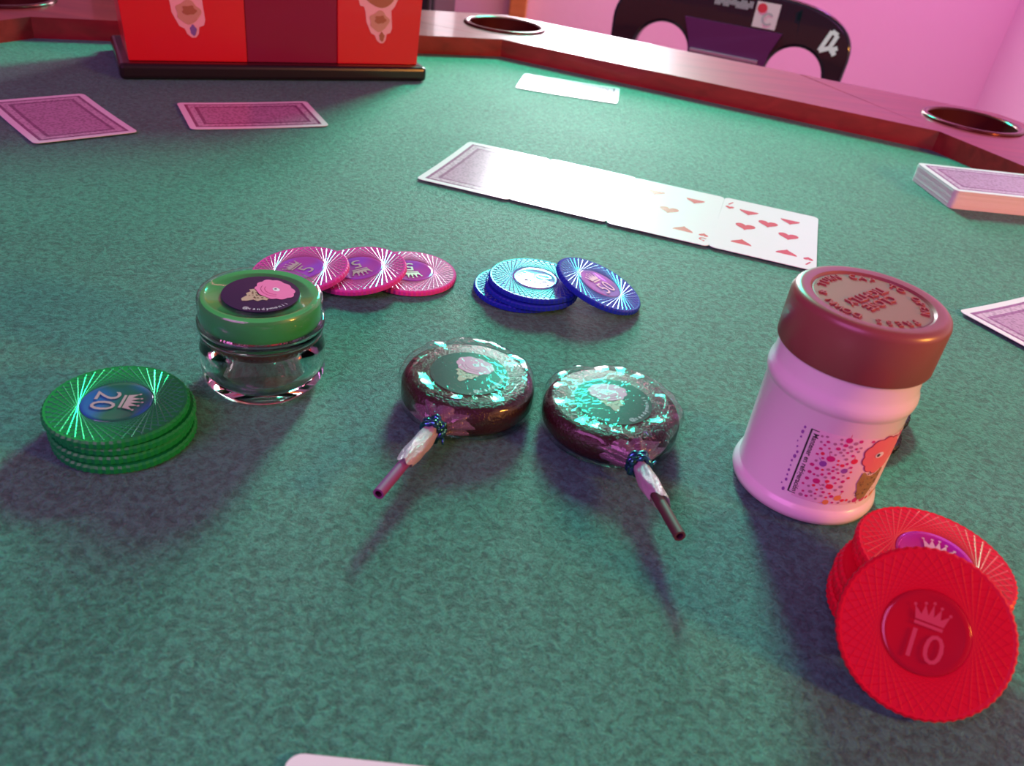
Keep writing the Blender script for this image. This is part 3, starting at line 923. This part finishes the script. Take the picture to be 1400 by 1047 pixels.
b = MB(); b.add(*fan(pp, .0225, .0285, .00036)); b.obj('logo_puff', mat('coral_print', (.78, .17, .20), .4), lb)
b = MB(); b.add([onjar(.0212 + .0017 * math.cos(k * PI / 8), .0287 + .0011 * math.sin(k * PI / 8), .00046) for k in range(16)], [tuple(range(16))]); b.obj('logo_eye', MT['white_print'], lb)  # eye white printed on the puff
b = MB(); b.add([onjar(.0207 + .0006 * math.cos(k * PI / 6), .0287 + .0006 * math.sin(k * PI / 6), .00056) for k in range(12)], [tuple(range(12))]); b.obj('logo_dot', MT['ink'], lb)
cone = [(.0118, .0232), (.0112, .0190), (.0122, .0166), (.0128, .0142), (.0142, .0122), (.0160, .0116), (.0176, .0124), (.0186, .0150), (.0200, .0180), (.0206, .0232)]
b = MB(); b.add(*fan([(a_ + .0060, c_ - .0012) for a_, c_ in cone], .022, .0168, .0003)); b.obj('logo_cone', mat('olive_brown_print', (.34, .20, .07), .4), lb)
b = MB(); rnd = random.Random(4)
for i in range(40):
    s, z = rnd.uniform(.0180, .0258), rnd.uniform(.0123, .0216); r = rnd.uniform(.00015, .00035)
    b.add([onjar(s + r * math.cos(k * PI / 3), z + r * math.sin(k * PI / 3), .0004) for k in range(6)], [tuple(range(6))])
b.obj('logo_speckle', MT['cone_dark'], lb)

# ------------------------------------------------------------------ red box on a black plinth
MT['red_panel'] = mat('red_acrylic', (.60, .004, .014), .30, spec=.5, coat=.2)
MT['black_base'] = mat('black_lacquer', (.012, .006, .007), .28, coat=.4)
MT['dark_window'] = film_mat('smoky_acrylic', (.60, .30, .38), .10, None, 1.3, 1.5)
n = MT['dark_window'].node_tree.nodes; l = MT['dark_window'].node_tree.links
df = n.new('ShaderNodeBsdfDiffuse'); df.inputs[0].default_value = (.30, .02, .06, 1)
m2 = n.new('ShaderNodeMixShader'); m2.inputs[0].default_value = .72
old = n['Material Output'].inputs[0].links[0].from_socket
l.new(old, m2.inputs[1]); l.new(df.outputs[0], m2.inputs[2]); l.new(m2.outputs[0], n['Material Output'].inputs[0])
ba = R_(29.8)
bx = Vector((math.cos(ba), math.sin(ba))); by = Vector((-math.sin(ba), math.cos(ba)))
P0 = Vector((-.3064, .5814))          # front left foot of the plinth
BW, BD, BH = .232, .093, .125
box = thing('red_box', 'red acrylic box with smoky window and stickers on black plinth', 'box', (P0.x, P0.y, 0), (0, 0, ba))
# plinth with a stepped moulding
MB().box(0, BW, 0, BD, .0003, .0115).obj('plinth', MT['black_base'], box, bevel=.003, seg=3)
x0, x1 = .0075, BW - .0060
y0, y1 = .0085, BD - .0085
z0, z1 = .0116, .0116 + BH
xa, xb = x0 + .0825, x0 + .1520
fl = .006                      # the box widens slightly towards the top
def panel(name, pts, m_, th=.003):
    return MB().prism(pts, 0, th).obj(name, m_, box)
def upright(name, xl, xr, yl, thk, m_, fl_l=0., fl_r=0.):
    b = MB()
    v = [(xl, yl, z0), (xr, yl, z0), (xr + fl_r, yl, z1), (xl - fl_l, yl, z1), (xl, yl + thk, z0), (xr, yl + thk, z0), (xr + fl_r, yl + thk, z1), (xl - fl_l, yl + thk, z1)]
    b.add(v, [(0, 1, 2, 3), (5, 4, 7, 6), (0, 4, 5, 1), (3, 2, 6, 7), (0, 3, 7, 4), (1, 5, 6, 2)])
    return b.obj(name, m_, box, bevel=.0006)
pl = upright('front_panel', x0, xa, y0, .003, MT['red_panel'], fl_l=fl)
pr = upright('front_panel', xb, x1, y0, .003, MT['red_panel'], fl_r=fl)
upright('window_panel', xa + .0002, xb - .0002, y0 + .0008, .002, MT['dark_window'])
upright('back_panel', x0, x1, y1 - .003, .003, MT['red_panel'], fl, fl)
for s, xl in ((1, x0), (-1, x1 - .003)):
    b = MB(); d = -fl if s > 0 else fl
    yA, yB = y0 + .0031, y1 - .0031
    b.add([(xl, yA, z0), (xl + .003, yA, z0), (xl + .003, yB, z0), (xl, yB, z0), (xl + d, yA, z1), (xl + .003 + d, yA, z1), (xl + .003 + d, yB, z1), (xl + d, yB, z1)], [(0, 1, 2, 3), (4, 7, 6, 5), (0, 4, 5, 1), (1, 5, 6, 2), (2, 6, 7, 3), (3, 7, 4, 0)])
    b.obj('side_panel', MT['red_panel'], box)
for xx in (xa, xb - .0018):
    MB().box(xx, xx + .0018, y0 + .0032, y1 - .0032, z0, z1).obj('divider', MT['red_panel'], box)
MB().box(x0 - fl - .002, x1 + fl + .002, y0 - .002, y1 + .002, z1 + .0002, z1 + .006).obj('top_frame', MT['black_base'], box, bevel=.002)
# die-cut stickers, pale outline round orange and tan shapes
MT['st_edge'] = mat('sticker_pink_edge', (.80, .40, .42), .4)
MT['st_orange'] = mat('sticker_orange', (.80, .34, .03), .4)
MT['st_tan'] = mat('sticker_tan', (.55, .27, .19), .4)
MT['st_brown'] = mat('sticker_brown', (.36, .12, .06), .4)
MT['st_violet'] = mat('sticker_violet', (.20, .10, .32), .4)
def blob(cx, cz, rx, rz, ph=0., wob=.08, n=40):
    return [(cx + rx * (1 + wob * math.sin(5 * 2 * PI * i / n + ph)) * math.cos(2 * PI * i / n), cz + rz * (1 + wob * math.sin(4 * 2 * PI * i / n + ph * 2)) * math.sin(2 * PI * i / n)) for i in range(n)]
def flat(pts, lift, name, m_, parent):
    me = MB()
    n = len(pts)
    me.add([(x, y0 - lift, z) for x, z in pts] + [(x, y0 - lift + .00025, z) for x, z in pts], [tuple(range(n)), tuple(reversed(range(n, 2 * n)))] + [(i, i + n, (i + 1) % n + n, (i + 1) % n) for i in range(n)])
    return me.obj(name, m_, parent)
def sticker(parent, cx, zb, s, round_col, tip_col, ring_col):
    # outline polygon: ring head above, ragged body, rounded tip
    out = [(-.020, .070), (-.0235, .052), (-.022, .040), (-.0205, .0345), (-.0165, .0335), (-.0150, .0290), (-.0140, .0200), (-.0090, .0095), (-.0050, .0075), (-.0030, .0030), (.0005, .0004), (.0038, .0006), (.0062, .0035), (.0070, .0090), (.0110, .0105), (.0125, .0150), (.0118, .0230), (.0112, .0310), (.0145, .0345), (.0180, .0420), (.0215, .0520), (.019, .070), (.010, .080), (-.010, .080)]
    e = flat([(cx + x * s, zb + z * s) for x, z in out], .0004, 'sticker', MT['st_edge'], parent)
    flat(blob(cx - .0005 * s, zb + .054 * s, .0185 * s, .0205 * s, .3, .03), .0007, 'sticker_ring', round_col, e)
    flat(blob(cx, zb + .052 * s, .0090 * s, .0105 * s, .3, .02), .0010, 'sticker_centre', ring_col, e)
    flat(blob(cx - .0010 * s, zb + .0210 * s, .0098 * s, .0090 * s, 1., .12), .0007, 'sticker_body', MT['st_tan'], e)
    flat(blob(cx, zb + .0225 * s, .0055 * s, .0038 * s, 2., .18), .0010, 'sticker_patch', MT['st_brown'], e)
    flat(blob(cx + .0020 * s, zb + .0065 * s, .0026 * s, .0042 * s, .5, .12), .0007, 'sticker_tip', tip_col, e)
sticker(pl, x0 + .0440, z0 + .0165, .84, MT['st_orange'], MT['st_violet'], MT['st_tan'])
sticker(pr, x0 + .1860, z0 + .0160, .80, MT['st_brown'], MT['st_brown'], MT['st_tan'])

# ------------------------------------------------------------------ chair behind the table
MT['chair'] = mat('black_gloss_plastic', (.012, .008, .014), .16, spec=.6, coat=.5)
MT['chair_panel'] = mat('purple_reflection_panel', (.11, .018, .10), .30)  # purple reflection on the panel put into its base colour
MT['chrome'] = mat('metal_strip', (.60, .55, .58), .25, metal=.9)
MT['chair_logo'] = mat('chair_logo_pink', (.75, .55, .60), .4)
MT['chair_red'] = mat('chair_logo_red', (.70, .03, .05), .4)
MT['grey_print'] = mat('grey_print', (.42, .38, .42), .4)
ca = R_(-19.5)
ck = 1.12
cn = Vector((.334, .943))
base2 = cn * (1.20 * ck)
ce = Vector((math.cos(ca), math.sin(ca)))
sc0 = -.198 * ck                        # middle of the backrest along the rail direction
def zz(z): return CAM_H + (z - CAM_H) * ck
chair_loc = base2 + ce * (sc0 + .012)
chair = thing('chair', 'glossy black plastic chair with two holes in its backrest', 'chair', (chair_loc.x, chair_loc.y, -TABLE_H), (0, 0, ca))
# backrest outline in (s,z), centred
hw = .1605 * ck
def arch():
    pts = []
    top = zz(.052); shoulder = zz(-.010)
    for i in range(33):
        a = PI * i / 32
        cx = math.copysign(abs(math.cos(a)) ** .62, math.cos(a)); sx = abs(math.sin(a)) ** .80
        pts.append((hw * cx, shoulder + (top - shoulder) * sx))
    pts.append((-hw * .97, zz(-.09))); pts.append((-hw * .90, zz(-.20)))
    pts.append((hw * .90, zz(-.20))); pts.append((hw * .97, zz(-.09)))
    return pts
def hole(cx, cz, rx, rz, n=36):
    return [(cx + rx * math.cos(2 * PI * i / n), cz + rz * math.sin(2 * PI * i / n)) for i in range(n)]
outer = arch()
h1 = hole(-.087 * ck, zz(-.040), .0375 * ck, .036 * ck)
h2 = hole(.096 * ck, zz(-.040), .0375 * ck, .036 * ck)
def curve_y(s): return .10 * s * s / hw * -1.0 * .9      # the shell wraps towards the sitter
def plate(outer, holes, thk, name, m_, parent, yoff=0.):
    bm = bmesh.new()
    es = []
    for loop in [outer] + holes:
        vs = [bm.verts.new((x, 0, z + TABLE_H)) for x, z in loop]
        es += [bm.edges.new((vs[i], vs[(i + 1) % len(vs)])) for i in range(len(vs))]
    bmesh.ops.triangle_fill(bm, use_beauty=True, use_dissolve=False, edges=es)
    ret = bmesh.ops.subdivide_edges(bm, edges=[e for e in bm.edges if e.calc_length() > .06], cuts=3)
    bmesh.ops.triangulate(bm, faces=bm.faces)
    ret = bmesh.ops.extrude_face_region(bm, geom=bm.faces[:])
    for g in ret['geom']:
        if isinstance(g, bmesh.types.BMVert): g.co.y += thk
    for v in bm.verts: v.co.y += yoff + curve_y(v.co.x)
    bmesh.ops.recalc_face_normals(bm, faces=bm.faces)
    me = bpy.data.meshes.new(name); bm.to_mesh(me); bm.free()
    me.materials.append(m_)
    sharp(me, 40)
    o = obj(name, me, parent)
    return o
bk = plate(outer, [h1, h2], .022, 'backrest', MT['chair'], chair)
bv = bk.modifiers.new('bevel', 'BEVEL'); bv.width = .005; bv.segments = 3; bv.limit_method = 'ANGLE'; bv.angle_limit = R_(50)
pn = [(-.062 * ck, zz(.008)), (.070 * ck, zz(.008)), (.060 * ck, zz(-.018)), (.0575 * ck, zz(-.034)), (.0575 * ck, zz(-.048)), (-.0485 * ck, zz(-.048)), (-.0485 * ck, zz(-.034)), (-.051 * ck, zz(-.018))]
b = MB()
yy = -.0035
b.add([(x, yy + curve_y(x), z + TABLE_H) for x, z in pn] + [(x, yy + .003 + curve_y(x), z + TABLE_H) for x, z in pn], [tuple(range(8)), tuple(reversed(range(8, 16)))] + [(i, i + 8, (i + 1) % 8 + 8, (i + 1) % 8) for i in range(8)])
b.obj('back_panel', MT['chair_panel'], chair)
MB().box(-.046 * ck, .048 * ck, -.0085, -.004, TABLE_H + zz(-.034), TABLE_H + zz(-.029)).obj('metal_strip', MT['chrome'], chair, bevel=.0008)
def flat_on(pts, name, m_, parent, lift=.0008):
    n = len(pts)
    b = MB()
    b.add([(x, curve_y(x) - lift, z + TABLE_H) for x, z in pts], [tuple(range(n))])
    return b.obj(name, m_, parent)
# print: lettering, square badge, hooked mark
b = MB(); rnd = random.Random(9)
for i in range(18):
    x = -.030 + i * .0032; w = .0011; h0, h1_ = -.006 + rnd.choice((0, 0, .003)), .006 - rnd.choice((0, 0, .003))
    b.add([(x + a, curve_y(x) - .0008, z + TABLE_H + zz(.034)) for a, z in ((-w, h0), (w, h0), (w, h1_), (-w, h1_))], [(0, 1, 2, 3)])
b.obj('blurred_lettering', MT['grey_print'], bk)
q = .0155 * ck
bd = flat_on([(.043 * ck - q, zz(.026) - q), (.043 * ck + q, zz(.026) - q), (.043 * ck + q, zz(.026) + q), (.043 * ck - q, zz(.026) + q)], 'square_badge', MT['chair_logo'], bk)
flat_on([(x * ck + .041 * ck - .006, z + zz(.034)) for x, z in hole(0, 0, .0065, .0065, 14)], 'badge_red_mark', MT['chair_red'], bk, .0014)
rg = MB()
for i in range(20):
    a0, a1 = R_(40 + i * 14), R_(40 + (i + 1) * 14)
    P_ = [(.006, a0), (.006, a1), (.0088, a1), (.0088, a0)]
    rg.add([(.046 * ck + r * math.cos(a), curve_y(.046 * ck) - .0014, TABLE_H + zz(.022) + r * math.sin(a)) for r, a in P_], [(0, 1, 2, 3)])
rg.obj('badge_ring', MT['grey_print'], bk)
mk = MB()
def stroke(a, b_, w=.0030):
    a, b_ = Vector(a), Vector(b_); t = (b_ - a).normalized(); s = Vector((-t.y, t.x)) * w
    qs = [a - s, b_ - s, b_ + s, a + s]
    mk.add([(p.x, curve_y(p.x) - .0010, p.y + TABLE_H) for p in qs], [(0, 1, 2, 3)])
X, Z = .130 * ck, zz(.008)
for a, b_ in (((-.010, -.012), (.000, .016)), ((.000, .016), (.009, .012)), ((.009, .012), (.003, -.006)), ((.003, -.006), (-.010, -.012)), ((.004, -.010), (.014, -.004)), ((.008, -.014), (.013, -.010))):
    stroke((X + a[0], Z + a[1]), (X + b_[0], Z + b_[1]))
mk.obj('hooked_mark', MT['white_print'], bk)
# the back leans away from the table
pv = Vector((0, .01, TABLE_H - .05)); RM = Matrix.Rotation(R_(-4), 3, 'X')
for q_ in [c_ for c_ in chair.children]:
    q_.rotation_euler = RM.to_euler(); q_.location = pv - RM @ pv
# seat and legs, mostly hidden behind the rail
b = MB(); b.prism([(x, y) for x, y in [(-.19, -.38), (.19, -.38), (.21, -.30), (.19, .0), (-.19, .0), (-.21, -.30)]], .43, .455)
b.obj('seat', MT['chair'], chair, bevel=.008, seg=3)
for sx in (-1, 1):
    MB().tube([(sx * .17, -.33, .43), (sx * .20, -.37, 0)], [.018, .013], 12).obj('leg', MT['chair'], chair, smooth=True)
    MB().tube([(sx * .15, .0, TABLE_H - .20), (sx * .165, .0, .43), (sx * .20, .05, 0)], [.014, .018, .013], 12).obj('leg', MT['chair'], chair, smooth=True)

# ------------------------------------------------------------------ black cabinet behind the red box
cb = thing('cabinet', 'black cabinet standing behind the red box', 'cabinet', (-.52, 1.62, -TABLE_H))
MT['cab'] = mat('black_cabinet', (.015, .010, .013), .35)
MB().box(-.30, .30, -.12, .18, .05, 1.0).obj('body', MT['cab'], cb, bevel=.012, seg=3)
for x in (-.15, .15):
    d = MB().box(x - .145, x + .145, -.138, -.121, .06, .98).obj('door', MT['cab'], cb, bevel=.004)
    MB().box(x + (.10 if x < 0 else -.11), x + (.11 if x < 0 else -.10), -.155, -.1385, .45, .60).obj('handle', MT['chrome'], d, bevel=.002)
for sx in (-.27, .27):
    for sy in (-.09, .15):
        MB().lathe([(0, 0), (.018, 0), (.022, .05), (0, .05)], 16).obj('foot', MT['cab'], cb, loc=(sx, sy, 0))
